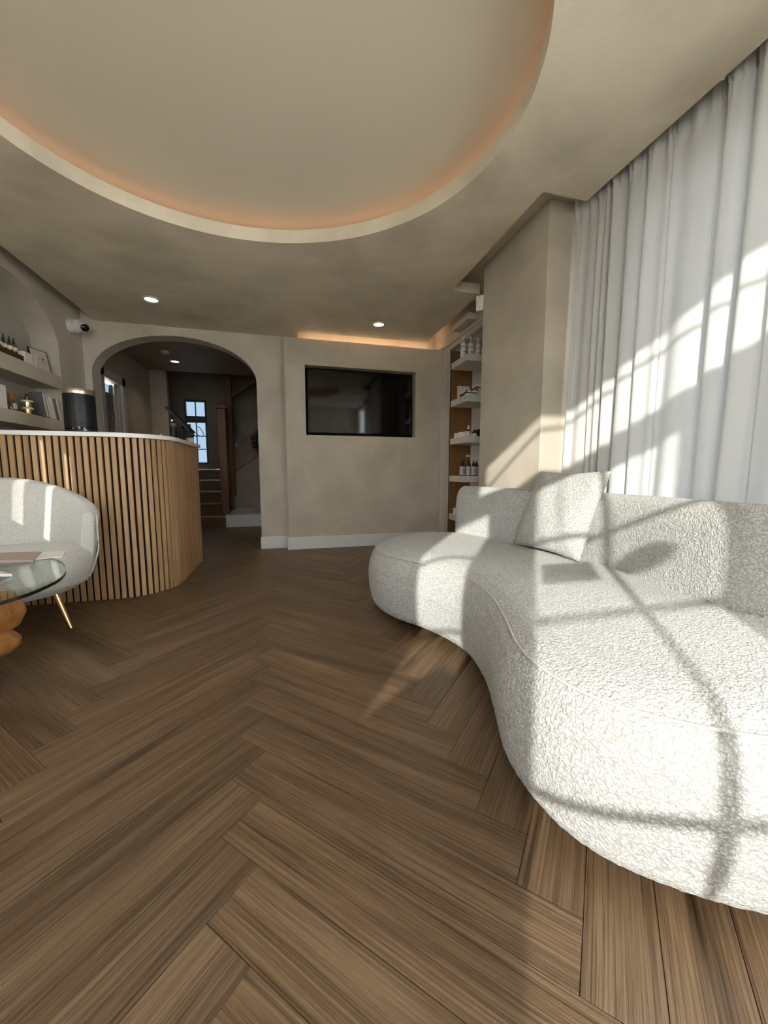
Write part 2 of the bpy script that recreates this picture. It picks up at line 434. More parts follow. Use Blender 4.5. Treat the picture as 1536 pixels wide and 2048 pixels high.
for nm, y0, y1, z0, z1 in (('jamb_moulding', 3.992, 4.19, 0, 2.28), ('head_moulding', 3.0, 3.992, 2.202, 2.28)):
    bm = box(1.782, 1.80, y0, y1, z0, z1, .003)
    if nm[0] == 'j':
        box(1.770, 1.782, y0 + .04, y0 + .085, z0, z1 - .05, .004, bm=bm); box(1.765, 1.784, y1 - .05, y1, z0, z1, .005, bm=bm)
    else:
        box(1.765, 1.784, y0, y1 + .198, z1 - .03, z1, .005, bm=bm)
    obj(nm, bm, 'architrave', tr)
struct('wall_pier', box(1.50, 1.95, 2.0, 2.745, 0, 2.42, .004), 'plaster')
# ---- front part of the right wall, curtained window plus one added for ambient light
rw_h = [rect(-1.05, .45, .35, 2.45), rect(.65, 1.66, .45, 2.2)]
struct('wall_right_front', plate(rect(-1.2, 2.0, 0, 3.0), rw_h, YZ, 1.86, 1.92), 'plaster')
def side_window(n, h, nv, nh):
    w = sroot('window_%d' % n); y0, z0 = h[0]; y1, z1 = h[2]; bm = bmesh.new()
    for a, b, c, d in ((y0, y1, z0, z0 + .05), (y0, y1, z1 - .05, z1), (y0, y0 + .05, z0 + .05, z1 - .05), (y1 - .05, y1, z0 + .05, z1 - .05)): box(1.87, 1.91, a, b, c, d, .004, bm=bm)
    obj('frame', bm, 'white_paint', w)
    for i in range(1, nv):
        y = y0 + (y1 - y0) * i / nv; obj('mullion', box(1.875, 1.905, y - .02, y + .02, z0 + .05, z1 - .05), 'white_paint', w)
    for i in range(nv):
        a = y0 + (y1 - y0) * i / nv; b = y0 + (y1 - y0) * (i + 1) / nv; obj('pane', box(1.889, 1.892, a + .02, b - .02, z0 + .05, z1 - .05), 'window_glass', w)
side_window(6, rw_h[0], 2, 1); side_window(7, rw_h[1], 2, 1)
# ---- back wall (behind the camera) with the sunny windows
BY = -1.2
W1 = (-1.575, -1.215, 1.22, 2.335); W2 = (-.885, -.150, .42, 2.32); W3 = (-1.335, .42, 2.475, 2.83)
sill1 = [(W1[0], 1.18)] + [(W1[0] + (W1[1] - W1[0]) * t, 1.18 + .16 * math.sin(PI * .5 * min(1, t * 1.25)) - .05 * max(0, t - .8) / .2) for t in [i / 12 for i in range(1, 12)]] + [(W1[1], 1.28)]
h1 = sill1 + [(W1[1], W1[3]), (W1[0], W1[3])]
struct('wall_back', plate(rect(-1.92, 1.92, 0, 3.0), [h1, rect(*W2), rect(*W3)], XZ, BY, BY - .05), 'plaster')
w = sroot('window_1')
obj('pane', box(W1[0], W1[1], BY - .031, BY - .028, 1.18, W1[3]), 'window_glass', w)
obj('bar', tube([(W1[0] + (W1[1] - W1[0]) * i / 10, BY - .03, 1.895 + .035 * math.sin(PI * i / 10)) for i in range(11)], .011, 8), 'white_paint', w)
obj('bar', tube([(W1[0] + (W1[1] - W1[0]) * i / 10, BY - .03, 1.50 + .03 * math.sin(PI * i / 10)) for i in range(11)], .010, 8), 'white_paint', w)
w = sroot('window_2')
obj('pane', box(W2[0], W2[1], BY - .031, BY - .028, W2[2], W2[3]), 'window_glass', w)
obj('bar', tube([(-.515 + .045 * math.sin((z - .42) * 1.6), BY - .03, z) for z in [W2[2] + (W2[3] - W2[2]) * i / 14 for i in range(15)]], .017, 8), 'white_paint', w)
for z, bow in ((1.90, .06), (1.505, 0.), (1.08, .0), (.66, 0.)):
    obj('bar', tube([(W2[0] + (W2[1] - W2[0]) * i / 10, BY - .03, z + bow * (1 - i / 10) ** 2 * 1.4) for i in range(11)], .014, 8), 'white_paint', w)
obj('sticker', box(-.84, -.56, BY - .036, BY - .032, 1.665, 1.80), 'paper', w)
obj('round_sticker', lathe([(.088, 0), (.088, .004)], 28, c=(-.365, BY - .037, 1.735), ax='Y', sy=.65), 'paper', w)
w = sroot('window_3')
obj('pane', box(W3[0], W3[1], BY - .031, BY - .028, W3[2], W3[3]), 'window_glass', w)
obj('bar', tube([(-1.30 + 1.7 * i / 20, BY - .03, 2.60 + .16 * abs(math.sin(2.6 * i / 20 + .4))) for i in range(21)], .011, 8), 'white_paint', w)
# ---- unseen ground outside, made pale to bounce light to the ceiling
struct('ground', plate([(-25, -25), (25, -25), (25, 25), (-25, 25)], [[(-3, -1.4), (2.6, -1.4), (2.6, 8.4), (-3, 8.4)]], XY, -.14, -.24), 'bounce_paving')
struct('sky_blocker', plate(rect(1.93, 3.6, -1.6, 2.4), [], XY, 2.52, 2.60), 'white_paint')  # unseen overhang added to keep high skylight off floor and sofa
# ---- baseboards
def bboard(name, x0, x1, y0, y1, h=.14):
    bm = box(x0, x1, y0, y1, 0, h, .006); struct(name, bm, 'white_paint')
bboard('baseboard_arch', -.292, .0, 4.412, 4.43); bboard('baseboard_panel', .0, 1.762, 4.28, 4.30)
# ---- hall beyond the arch
HX = -1.95
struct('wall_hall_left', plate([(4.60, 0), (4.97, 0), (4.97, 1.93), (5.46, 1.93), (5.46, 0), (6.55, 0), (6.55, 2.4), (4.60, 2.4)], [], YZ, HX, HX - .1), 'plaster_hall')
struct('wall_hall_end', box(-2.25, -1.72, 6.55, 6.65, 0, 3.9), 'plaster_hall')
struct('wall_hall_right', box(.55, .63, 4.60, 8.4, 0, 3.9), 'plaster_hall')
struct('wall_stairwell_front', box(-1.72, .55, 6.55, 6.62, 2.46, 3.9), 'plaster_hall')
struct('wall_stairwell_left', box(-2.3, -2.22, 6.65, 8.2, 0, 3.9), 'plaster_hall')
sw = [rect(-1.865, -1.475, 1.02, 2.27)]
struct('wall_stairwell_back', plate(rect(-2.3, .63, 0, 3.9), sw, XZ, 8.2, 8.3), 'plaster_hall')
w = sroot('window_8')
bm = bmesh.new()
for a, b, c, d in ((-1.865, -1.475, 1.02, 1.06), (-1.865, -1.475, 1.832, 1.957), (-1.865, -1.475, 2.228, 2.27), (-1.865, -1.835, 1.06, 2.228), (-1.505, -1.475, 1.06, 2.228)): box(a, b, 8.19, 8.24, c, d, .003, bm=bm)
obj('frame', bm, 'grey_plastic', w)
for z0, z1 in ((1.06, 1.832), (1.957, 2.228)): obj('mullion', box(-1.678, -1.662, 8.195, 8.235, z0, z1), 'grey_plastic', w)
for z in (1.317, 1.574): obj('glazing_bar', box(-1.835, -1.505, 8.197, 8.233, z - .008, z + .008), 'grey_plastic', w)
for x0, x1 in ((-1.835, -1.678), (-1.662, -1.505)):
    for z0, z1 in ((1.06, 1.309), (1.325, 1.566), (1.582, 1.832), (1.957, 2.228)): obj('pane', box(x0, x1, 8.21, 8.214, z0, z1), 'sky_dimming_glass', w)
# glazed door in the hall
d = sroot('door_1')
bm = box(HX, HX + .025, 4.88, 4.975, 0, 2.03, .004); box(HX, HX + .025, 5.455, 5.55, 0, 2.03, .004, bm=bm); box(HX, HX + .025, 4.88, 5.55, 1.93, 2.03, .004, bm=bm)
box(HX - .1, HX - .02, 5.44, 5.46, 0, 1.93, bm=bm)
obj('architrave', bm, 'architrave', d)
obj('leaf_stile', box(HX - .07, HX - .03, 5.36, 5.44, 0, 1.93, .003), 'architrave', d)
obj('frosted_pane', box(HX - .058, HX - .05, 4.97, 5.36, .02, 1.80), 'frosted_glass', d)
obj('clear_pane', box(HX - .058, HX - .05, 4.97, 5.36, 1.80, 1.90), 'sky_dimming_glass', d)
obj('curtain_edge', tube([(HX - .045, 5.30, 1.9), (HX - .045, 5.26, 1.7), (HX - .045, 5.31, 1.5)], .02, 8), 'grey_plastic', d)
# understairs wall and planter-back
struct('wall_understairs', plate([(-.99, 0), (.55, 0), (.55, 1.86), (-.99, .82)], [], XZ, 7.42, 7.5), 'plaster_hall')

# ================================================================== STAIRCASE
t = thing('staircase', 'wooden staircase with bright metal step nosings climbing beyond the arch', 'staircase', (-1.3, 6.4, 0))
def P(o, name, bm, m, smooth=False): return obj(name, bm, m, o, smooth, loc=-Vector(o.location) if o.rotation_euler.z == 0 else None)
for k in range(5):
    y0 = 6.4 + .25 * k; z1 = .175 + .188 * k; xr = -.945 if k == 0 else -1.012
    st = P(t, 'step', box(-1.715, xr, y0, 8.19 if k == 4 else y0 + .25, 0 if k == 0 else .0, z1 - .004), 'tread_oak')
    P(t, 'nosing', box(-1.715, xr, y0 - .012, y0 + .03, z1 - .026, z1, .004), 'steel')
P(t, 'newel_post', box(-1.008, -.888, 6.47, 6.59, .18, 1.86, .006), 'stair_oak')
nc = box(-1.03, -.866, 6.45, 6.61, 1.86, 1.90, .006); box(-1.015, -.881, 6.465, 6.595, 1.90, 1.94, .012, bm=nc); P(t, 'newel_cap', nc, 'stair_oak')
P(t, 'newel_post', box(-1.0, -.895, 7.31, 7.415, .45, 2.55, .006), 'stair_oak')
nc = box(-1.025, -.87, 7.285, 7.44, 2.55, 2.63, .01); P(t, 'newel_cap', nc, 'stair_oak')
def slope(x0, x1, za, zb, h, y0, y1):
    return plate([(x0, za), (x1, zb), (x1, zb + h), (x0, za + h)], [], XZ, y0, y1)
P(t, 'stair_string', slope(-.93, .5, .855, 1.86, .42, 7.36, 7.415), 'stair_oak')
P(t, 'string_cap', slope(-.93, .5, 1.275, 2.28, .045, 7.34, 7.43), 'stair_oak')
P(t, 'handrail', slope(-.93, .5, 2.16, 3.11, .09, 7.34, 7.41), 'stair_oak')
for k in range(6):
    P(t, 'upper_step', box(-.94 + .25 * k, -.94 + .25 * (k + 1), 7.52, 8.19, .0, 1.12 + .175 * k), 'tread_oak')
tag(obj('white_rectangle', box(-.50, -.42, 7.335, 7.339, 1.44, 1.50), 'paper'), 'small white notice fixed to the stair string beside the wreath', 'rectangle')  # plain white rectangle on the stair string
tag(obj('white_square', box(-.86, -.81, 7.334, 7.339, 1.325, 1.375, .001), 'paper'), 'tiny white square on the stair string near the newel', 'plate')  # plain white square near the newel
# wreath on the string
wr = thing('leaf_wreath', 'dark bushy leaf wreath hanging on the stair string', 'wreath', (-.36, 7.29, 1.42))
lm = bmesh.new()
for i in range(420):
    a = rng.random() * 2 * PI; rr = .15 + rng.uniform(-.05, .06); p = Vector((rr * math.cos(a), rng.uniform(-.03, .03), rr * math.sin(a)))
    dr = Vector((math.cos(a + rng.uniform(-1, 1)), rng.uniform(-.5, .5), math.sin(a + rng.uniform(-1, 1)))).normalized(); sd_ = dr.cross(Vector((rng.random(), 1, rng.random()))).normalized()
    L = rng.uniform(.03, .06); q = [p, p + dr * L * .5 + sd_ * L * .18, p + dr * L, p + dr * L * .5 - sd_ * L * .18]
    lm.faces.new([lm.verts.new(v) for v in q])
lf = obj('leaves', lm, 'foliage', wr); lf['kind'] = 'stuff'
obj('ring', tube([(.15 * math.cos(2 * PI * i / 24), 0, .15 * math.sin(2 * PI * i / 24)) for i in range(24)], .02, 8, closed=True), 'foliage', wr)
# planter with pale stones
pl = thing('floor_planter', 'low white trough of pale stones against the understairs wall', 'planter', (-.45, 6.33, 0))
bm = plate(rect(-.48, .95, 0, 1.07), [rect(-.455, .925, .025, 1.045)], XY, 0, .195)
obj('trough', bm, 'white_paint', pl); obj('gravel_bed', box(-.455, .925, .025, 1.045, .01, .165), 'stone_white', pl)
sm = bmesh.new()
for i in range(330):
    c = Vector((rng.uniform(-.43, .9), rng.uniform(.04, 1.02), .17 + rng.uniform(0, .015))); s = rng.uniform(.018, .036)
    r = bmesh.ops.create_icosphere(sm, subdivisions=1, radius=s)
    k = Vector((rng.uniform(.7, 1.3), rng.uniform(.7, 1.3), rng.uniform(.5, .8)))
    for v in r['verts']: v.co = Vector((v.co.x * k.x, v.co.y * k.y, v.co.z * k.z)) + c
stn = obj('stones', sm, 'stone_white', pl); stn['kind'] = 'stuff'

# ================================================================== SOFA
sofa_pts = [(1.02, 2.70), (.74, 2.61), (.55, 2.42), (.485, 2.18), (.535, 1.95), (.66, 1.74), (.735, 1.50), (.705, 1.25), (.635, 1.05), (.565, .88), (.545, .75), (.570, .61), (.655, .495), (.83, .378), (1.12, .28), (1.40, .28), (1.55, .46), (1.56, .80), (1.585, 1.2), (1.61, 1.55), (1.512, 1.88), (1.435, 2.28), (1.30, 2.60)]
sofa = thing('curved_sofa', 'long curved white boucle sofa standing in front of the white curtain', 'sofa', (1.05, 1.5, 0))
lp = smooth_loop(sofa_pts, 220)
prof = [(.16, .045), (.06, .045), (.035, .058), (.015, .09), (.0, .17), (-.005, .25), (.004, .315), (.022, .365), (.05, .40), (.09, .42), (.15, .43)]
base = obj('seat_base', pad_mesh(lp, prof), 'boucle', sofa, True, loc=-Vector(sofa.location)); fluffy(base, .0055, .0045, .010)
bk_f = [(1.225, 2.55), (1.32, 2.26), (1.43, 1.95), (1.485, 1.62), (1.45, 1.32), (1.395, 1.03), (1.375, .85)]
bk_r = [(1.45, .73), (1.54, .80), (1.575, 1.0), (1.61, 1.30), (1.63, 1.60), (1.565, 1.88), (1.485, 2.05), (1.455, 2.32), (1.37, 2.60), (1.30, 2.655)]
bl = smooth_loop(bk_f + bk_r, 180)
bprof = [(.05, .36), (.012, .38), (.0, .42), (.0, .60), (.006, .68), (.018, .725), (.038, .752), (.062, .764), (.075, .767)]
back = obj('backrest', pad_mesh(bl, bprof), 'boucle', sofa, True, loc=-Vector(sofa.location)); fluffy(back, .0055, .0045, .010)
sl = inset_loop(lp, .043)
sm_ = obj('seam', tube([(p.x, p.y, .3985) for p in sl], .0036, 6, closed=True), 'boucle_chair', base)
for a, b in ((66, 0),):
    pass
for (fx, fy) in ((.66, 2.10), (.835, 1.60), (.915, .475), (1.45, .5), (1.45, 2.3), (1.05, 2.55)):
    obj('foot', lathe([(.0, .0), (.024, .0), (.028, .006), (.028, .06), (0, .06)], 20, c=(fx - 1.05, fy - 1.5, 0)), 'rubber', sofa, 'auto')
# cushion
def cushion_mesh(w, h, th, n=40):
    bm = bmesh.new(); g = {}
    for s in (1, -1):
        for i in range(n + 1):
            for j in range(n + 1):
                u, v = -1 + 2 * i / n, -1 + 2 * j / n
                if s == -1 and (i in (0, n) or j in (0, n)): g[s, i, j] = g[1, i, j]; continue
                k = max(0., (1 - u ** 4) * (1 - v ** 4)) ** .55
                px = u * (1 - .07 * (1 - v * v)); pz = v * (1 - .07 * (1 - u * u))
                wr_ = .004 * math.sin(9 * u + 4 * v) * k
                g[s, i, j] = bm.verts.new((px * w / 2, s * th / 2 * k + wr_, pz * h / 2))
    for s in (1, -1):
        for i in range(n):
            for j in range(n):
                bm.faces.new([g[s, i, j], g[s, i + 1, j], g[s, i + 1, j + 1], g[s, i, j + 1]])
    return bm
cu = obj('scatter_cushion', cushion_mesh(.50, .48, .125), 'boucle', None, True)
tag(cu, 'square white boucle cushion leaning against the sofa backrest', 'cushion')
cu.rotation_euler = (R(-21), R(0), R(-86)); cu.location = (1.437, 1.745, .655)
fluffy(cu, .006, .005, .011, 2)

# ================================================================== RECEPTION DESK
def desk_path(off=0., y_end=3.98, x_start=-1.875):
    cx, cy, r = -1.142, 3.222, .335
    pts = [Vector((x_start, cy - r - off))]
    pts += [Vector((cx + (r + off) * math.sin(a), cy - (r + off) * math.cos(a))) for a in [R(90) * i / 30 for i in range(31)]]
    pts.append(Vector((cx + r + off, y_end))); return pts
dk = thing('reception_desk', 'curved reception desk clad in vertical oak slats with white top', 'desk', (-1.3, 3.3, 0))
def band(o0, o1): return [tuple(p) for p in desk_path(o0)] + [tuple(p) for p in reversed(desk_path(o1))]
DL = -Vector(dk.location)
obj('core', plate(band(-.010, -.30), [], XY, 0, 1.098), 'black_felt', dk, loc=DL)
obj('worktop', plate(band(.022, -.32), [], XY, 1.10, 1.128), 'counter_top', dk, loc=DL)
dp_ = desk_path(0.); d = [0.]
for a, b in zip(dp_, dp_[1:]): d.append(d[-1] + (b - a).length)
SM = box(-.013, .013, -.002, .012, .003, 1.099, .0012, 1); sme = bpy.data.meshes.new('slat'); SM.to_mesh(sme); SM.free(); sme.materials.append(MATS['slat_oak'])
s = .02; nsl = 0
while s < d[-1] - .01:
    j = max(i for i in range(len(d)) if d[i] <= s); tt = (s - d[j]) / (d[j + 1] - d[j]); p = dp_[j].lerp(dp_[j + 1], tt); tg = (dp_[j + 1] - dp_[j]).normalized()
    o = bpy.data.objects.new('slat', sme); COL.objects.link(o); o.parent = dk; o.location = (p.x + 1.3, p.y - 3.3, 0); o.rotation_euler = (0, 0, math.atan2(tg.y, tg.x)); s += .0398; nsl += 1
# things on the desk
CT = 1.128
ht = thing('fan_heater', 'black cylindrical fan heater with champagne rim on the desk', 'heater', (-1.362, 3.10, CT))
obj('body', lathe([(0, 0), (.085, 0), (.0905, .006), (.0905, .225), (.090, .265), (0, .265)], 40), 'black_plastic', ht, 'auto')
obj('rim', lathe([(.0903, .267), (.091, .275), (.091, .296), (.087, .302), (.070, .302), (.068, .295), (0, .295)], 40), 'champagne', ht, 'auto')
for i in range(6):
    a = R(-88 + 9 * (i - .5)); obj('grille_slot', box(-.0022, .0022, -.0912, -.0885, .085, .205), 'grille', ht).rotation_euler = (0, 0, a + PI / 2)
mk = bmesh.new()
for i, wd in enumerate((.006, .006, .005)): box(-.011 + i * .0075, -.011 + i * .0075 + wd, -.0922, -.0903, .022, .029, bm=mk)
obj('maker_mark', mk, 'white_plastic', ht).rotation_euler = (0, 0, R(36))
obj('base_ring', lathe([(.0907, .03), (.0914, .034), (.0914, .044), (.0907, .048)], 40, cap=False), 'black_gloss', ht, 'auto')
# tablet on a stand, card reader, cup
tb = thing('tablet_till', 'black tilted touchscreen till on a slim stand with cable', 'till', (-.90, 3.80, CT))
obj('base', box(-.075, .075, -.07, .07, 0, .010, .004), 'black_plastic', tb)
obj('neck', slope(-.02, .02, .008, .008, .12, -.02, .02), 'black_plastic', tb)
def tilted(bm): bmesh.ops.transform(bm, matrix=Matrix.Translation((0, 0, .205)) @ Matrix.Rotation(R(48), 4, 'Y'), verts=bm.verts[:]); return bm
scn = obj('screen_body', tilted(box(-.135, .135, -.10, .10, -.012, .008, .004)), 'black_plastic', tb)
obj('display', tilted(box(-.125, .125, -.09, .09, .0082, .0095)), 'screen', scn)
obj('hinge_block', tilted(box(-.05, .06, -.05, .05, -.045, -.012, .006)), 'black_plastic', tb)
obj('hinge_pin', tilted(lathe([(.008, -.055), (.008, .055)], 12, c=(-.03, 0, -.05), ax='Y')), 'steel', tb)
obj('reader_arm', tilted(box(.10, .17, -.03, .03, -.03, -.006, .006)), 'black_plastic', tb)
obj('cable', tube(smooth_loop([(.10, -.02, .12), (.15, -.03, .07), (.19, -.03, .075), (.16, -.02, .14), (.13, 0, .15)], 24, closed=False), .003, 6), 'black_plastic', tb)
cy = thing('card_cylinder', 'dark upright cylinder with grey collar beside the till', 'canister', (-.915, 3.60, CT))
obj('tube_body', lathe([(0, 0), (.026, 0), (.026, .135), (0, .135)], 24), 'black_plastic', cy, 'auto'); obj('collar', lathe([(.027, .128), (.029, .132), (.027, .15), (.012, .156), (0, .156)], 24), 'grey_plastic', cy, 'auto')
bt = thing('green_bottle', 'dark green tapered bottle with pale label behind the till', 'bottle', (-.865, 3.95, CT))
obj('glass_body', lathe([(0, 0), (.032, 0), (.034, .01), (.032, .09), (.014, .15), (.012, .19), (0, .19)], 24), 'foliage', bt, 'auto'); obj('label_band', lathe([(.0338, .015), (.0335, .06)], 24), 'stone_white', bt, 'auto')
cc = thing('card_holder', 'small black stand holding a white card on the desk edge', 'card holder', (-1.0, 3.52, CT))
obj('stand', box(-.03, .045, -.02, .02, 0, .012, .003), 'black_plastic', cc); bm = box(-.003, .003, -.03, .03, 0, .055); bmesh.ops.transform(bm, matrix=Matrix.Translation((-.01, 0, .008)) @ Matrix.Rotation(R(32), 4, 'Y'), verts=bm.verts[:]); obj('card', bm, 'paper', cc)

# ================================================================== ARMCHAIR
CH = Vector((-1.462, 2.47, 0)); PHI = R(-60)
ch = thing('tub_armchair', 'pale boucle tub armchair with slim gold legs before the slatted desk', 'armchair', CH)
shell = bmesh.new(); NA, ring_n = 64, None
def shell_sec(th):
    a = abs(th); tt = min(1., max(0., (a - R(72)) / R(108)))
    top = .655 + .185 * (tt * tt * (3 - 2 * tt))
    Ro = .385 + .012 * math.sin(tt * PI); th_ = .075
    sec = []
    outer = [(.275, .205), (.315, .225), (.350, .30), (.372, .42), (.385, .55), (Ro + .008, top - .05), (Ro + .002, top - .018), (Ro - .014, top - .003)]
    inner = [(Ro - .05, top - .004), (Ro - .066, top - .02), (Ro - .072, top - .06), (.305, .55), (.292, .43), (.275, .32), (.24, .21)]
    return outer + inner
angs = [R(72) + (R(360 - 144)) * i / NA for i in range(NA + 1)]
rings = []
for k, th in enumerate(angs):
    tw = th if th <= PI else th - 2 * PI
    e = min(k, NA - k) / 3.; sh = 1. if e >= 1 else (.72 + .28 * math.sin(e * PI / 2))
    sec = shell_sec(tw); mr_ = sum(r for r, _ in sec) / len(sec); mz = .43
    vs_ = []
    for r, z in sec:
        r2 = mr_ + (r - mr_) * sh if e < 1 else r; z2 = mz + (z - mz) * (.93 + .07 * min(1, e)) if e < 1 else z
        vs_.append(shell.verts.new((r2 * math.cos(th + PHI), r2 * math.sin(th + PHI), z2)))
    rings.append(vs_)
m_ = len(rings[0])
for a, b in zip(rings, rings[1:]):
    for i in range(m_): shell.faces.new([a[i], a[(i + 1) % m_], b[(i + 1) % m_], b[i]])
shell.faces.new(rings[0]); shell.faces.new(rings[-1])
so_ = obj('back_shell', shell, 'boucle_chair', ch, True); fluffy(so_, .009, .0035, .008, 4)
seat = lathe([(0, .20), (.22, .20), (.275, .212), (.325, .25), (.352, .31), (.358, .36), (.345, .405), (.31, .432), (.25, .442), (0, .448)], 64)
st_ = obj('seat', seat, 'boucle_chair', ch, True); fluffy(st_, .009, .0035, .008, 2)
obj('arm_piping', tube([(.40 * math.cos(PHI + R(73)) , .40 * math.sin(PHI + R(73)), .25 + .39 * i / 12) if 0 else ((.335 + .055 * math.sin(PI * .5 * min(1, i / 7))) * math.cos(PHI + R(71)), (.335 + .055 * math.sin(PI * .5 * min(1, i / 7))) * math.sin(PHI + R(71)), .26 + .36 * i / 12) for i in range(13)], .004, 6), 'boucle_chair', so_)
for a in (45, 135, 225, 315):
    th = PHI + R(a); c, s = math.cos(th), math.sin(th)
    obj('leg', tube([(.215 * c, .215 * s, .215), (.29 * c, .29 * s, .004)], .016, 14, r1=.0105), 'gold', ch, 'auto')
    # rubber tip
    obj('leg_tip', lathe([(0, 0), (.009, 0), (.009, .005), (0, .005)], 12, c=(.291 * c, .291 * s, 0)), 'rubber', ch)

# ================================================================== COFFEE TABLE
TZ = .49
tbp = [(-1.322, 2.145), (-1.156, 2.075), (-1.045, 1.99), (-.93, 1.86), (-.852, 1.73), (-.80, 1.59), (-.79, 1.47), (-.81, 1.36), (-.90, 1.22), (-1.06, 1.13), (-1.25, 1.12), (-1.45, 1.22), (-1.58, 1.42), (-1.62, 1.68), (-1.58, 1.95), (-1.46, 2.11)]
tl = smooth_loop(tbp, 140)
ct = thing('coffee_table', 'organic glass coffee table on a gnarled teak root base', 'table', (-1.2, 1.62, 0)); CL = -Vector(ct.location)
gt = obj('glass_top', plate([tuple(p) for p in inset_loop(tl, .002)], [], XY, TZ - .010, TZ), 'table_glass', ct, loc=CL)
eb = bmesh.new(); lo = [eb.verts.new((p.x, p.y, TZ - .0115)) for p in tl]; hi = [eb.verts.new((p.x, p.y, TZ + .0002)) for p in tl]
for i in range(len(tl)): eb.faces.new([lo[i], lo[(i + 1) % len(tl)], hi[(i + 1) % len(tl)], hi[i]])
obj('glass_rim', eb, 'glass_edge', gt, True)
rb = bmesh.new(); rr_ = random.Random(3); NS, NZ = 80, 48; rgs = []
for j in range(NZ + 1):
    z = .0 + (TZ - .0125) * j / NZ; t_ = j / NZ; row = []
    for i in range(NS):
        a = 2 * PI * i / NS
        pr = [(0, .50), (.15, .50), (.175, .80), (.20, .90), (.225, .92), (.25, .84), (.262, .80), (.28, .92), (.33, 1.0), (.37, .97), (.41, .88), (.478, .66)]
        zz = z + .012 * math.sin(2 * a + .6) + .008 * math.sin(5 * a); q_ = max(k for k in range(len(pr) - 1) if pr[k][0] <= max(0, zz)); f_ = min(1, (max(0, zz) - pr[q_][0]) / (pr[q_ + 1][0] - pr[q_][0]))
        r = (.232 + .022 * math.sin(3 * a + 1.3) + .012 * math.sin(7 * a - 5 * z)) * (pr[q_][1] + (pr[q_ + 1][1] - pr[q_][1]) * f_)
        row.append(rb.verts.new((r * math.cos(a) * 1.05, r * math.sin(a) * 1.15, z)))
    rgs.append(row)
for a, b in zip(rgs, rgs[1:]):
    for i in range(NS): rb.faces.new([a[i], a[(i + 1) % NS], b[(i + 1) % NS], b[i]])
rb.faces.new(rgs[0]); rb.faces.new(rgs[-1])
rbo = obj('root_base', rb, 'root_wood', ct, True, loc=(-.085, .07, 0))
# magazines
def magazine(name, label, loc, rz, w, h, m, bow):
    bm = bmesh.new(); n = 10; top = []; bot = []
    for i in range(n + 1):
        x = -w / 2 + w * i / n; z = .010 + bow * abs(math.sin(PI * (i / n))) ** 1.2 * (.6 if i < n / 2 else 1)
        top.append([bm.verts.new((x, y, z)) for y in (-h / 2, h / 2)]); bot.append([bm.verts.new((x, y, max(.0005, z - .009))) for y in (-h / 2, h / 2)])
    for i in range(n):
        bm.faces.new([top[i][0], top[i + 1][0], top[i + 1][1], top[i][1]]); bm.faces.new([bot[i][0], bot[i][1], bot[i + 1][1], bot[i + 1][0]])
        for k in (0, 1): bm.faces.new([top[i][k], top[i + 1][k], bot[i + 1][k], bot[i][k]])
    for i in (0, n): bm.faces.new([top[i][0], top[i][1], bot[i][1], bot[i][0]])
    r = thing(name, label, 'magazine', loc, rz); p = obj('pages', bm, m, r, 'auto')
    return r, p
mg, pg = magazine('open_magazine', 'open magazine with rose cover lying on the glass table', (-1.22, 1.93, TZ), R(20), .30, .20, 'paper_rose', .012)
obj('dark_photo', box(-.10, .02, -.085, -.02, .0245, .0255), 'ink', mg).rotation_euler = (0, 0, 0)
obj('loose_leaf', box(.06, .24, -.06, .10, .002, .006), 'paper', mg)
magazine('folded_brochure', 'white folded brochure curling up on the glass table', (-1.10, 1.60, TZ), R(50), .22, .14, 'paper', .02)

# ================================================================== CURTAIN
cv = thing('pleated_curtain', 'floor length white pleated curtain along the right hand window', 'curtain', (1.68, 1.3, 0))
NY, NZc = 420, 70; Y0, Y1 = .58, 1.975
def fold(y, z):
    s = (y - Y0) / (Y1 - Y0); h = z / 2.404
    ph = 2 * PI * (s * 12.5 + .42 * math.sin(5.1 * s + .7) + .22 * math.sin(13 * s + 2.) + .10 * math.sin(29 * s) + .10 * (1 - h) * math.sin(9 * s + 1))
    amp = .040 * (.70 + .30 * math.sin(17.3 * s + 1.1)) * (.80 + .30 * (1 - h))
    w = math.sin(ph); w = 1 - 2 * abs(.5 - .5 * w) ** .62
    x = 1.700 + amp * w + .010 * math.sin(2.6 * ph + 1.2 + 1.5 * h) * (.5 + .5 * math.sin(23 * s)) + .006 * math.sin(4 * h + 31 * s)
    k = max(0., (s - .93) / .07)
    x -= k ** 1.2 * (.045 + .060 * (1 - h) ** .8 + .045 * max(0., (h - .93) / .07))
    yy = y + .026 * math.sin(ph + 1.9) * (.6 + .4 * math.sin(19 * s + 2)) + .012 * (1 - h) * math.sin(3 * s)
    if h > .955: x += .006 * math.sin(5 * ph + 40 * h)
    return max(x, 1.545), min(yy, 1.99)
bm = bmesh.new(); gr = []
for j in range(NZc + 1):
    z = .015 + (2.404 - .015) * j / NZc
    gr.append([bm.verts.new((*fold(Y0 + (Y1 - Y0) * i / NY, z), z)) for i in range(NY + 1)])
for j in range(NZc):
    for i in range(NY): bm.faces.new([gr[j][i], gr[j][i + 1], gr[j + 1][i + 1], gr[j + 1][i]])
co = obj('cloth', bm, 'curtain_cloth', cv, True, loc=-Vector(cv.location))
bm = bmesh.new(); a_ = []
for i in range(NY + 1):
    y = Y0 + (Y1 - Y0) * i / NY; x0, y0 = fold(y, 2.33); a_.append([bm.verts.new((x0 - .0035, y0, 2.335)), bm.verts.new((x0 - .006 - .003 * math.sin(i * .9), y0, 2.37)), bm.verts.new((x0 - .0035, y0, 2.402))])
for p, q in zip(a_, a_[1:]):
    for k in (0, 1): bm.faces.new([p[k], q[k], q[k + 1], p[k + 1]])
obj('heading_tape', bm, 'curtain_cloth', cv, True, loc=-Vector(cv.location))
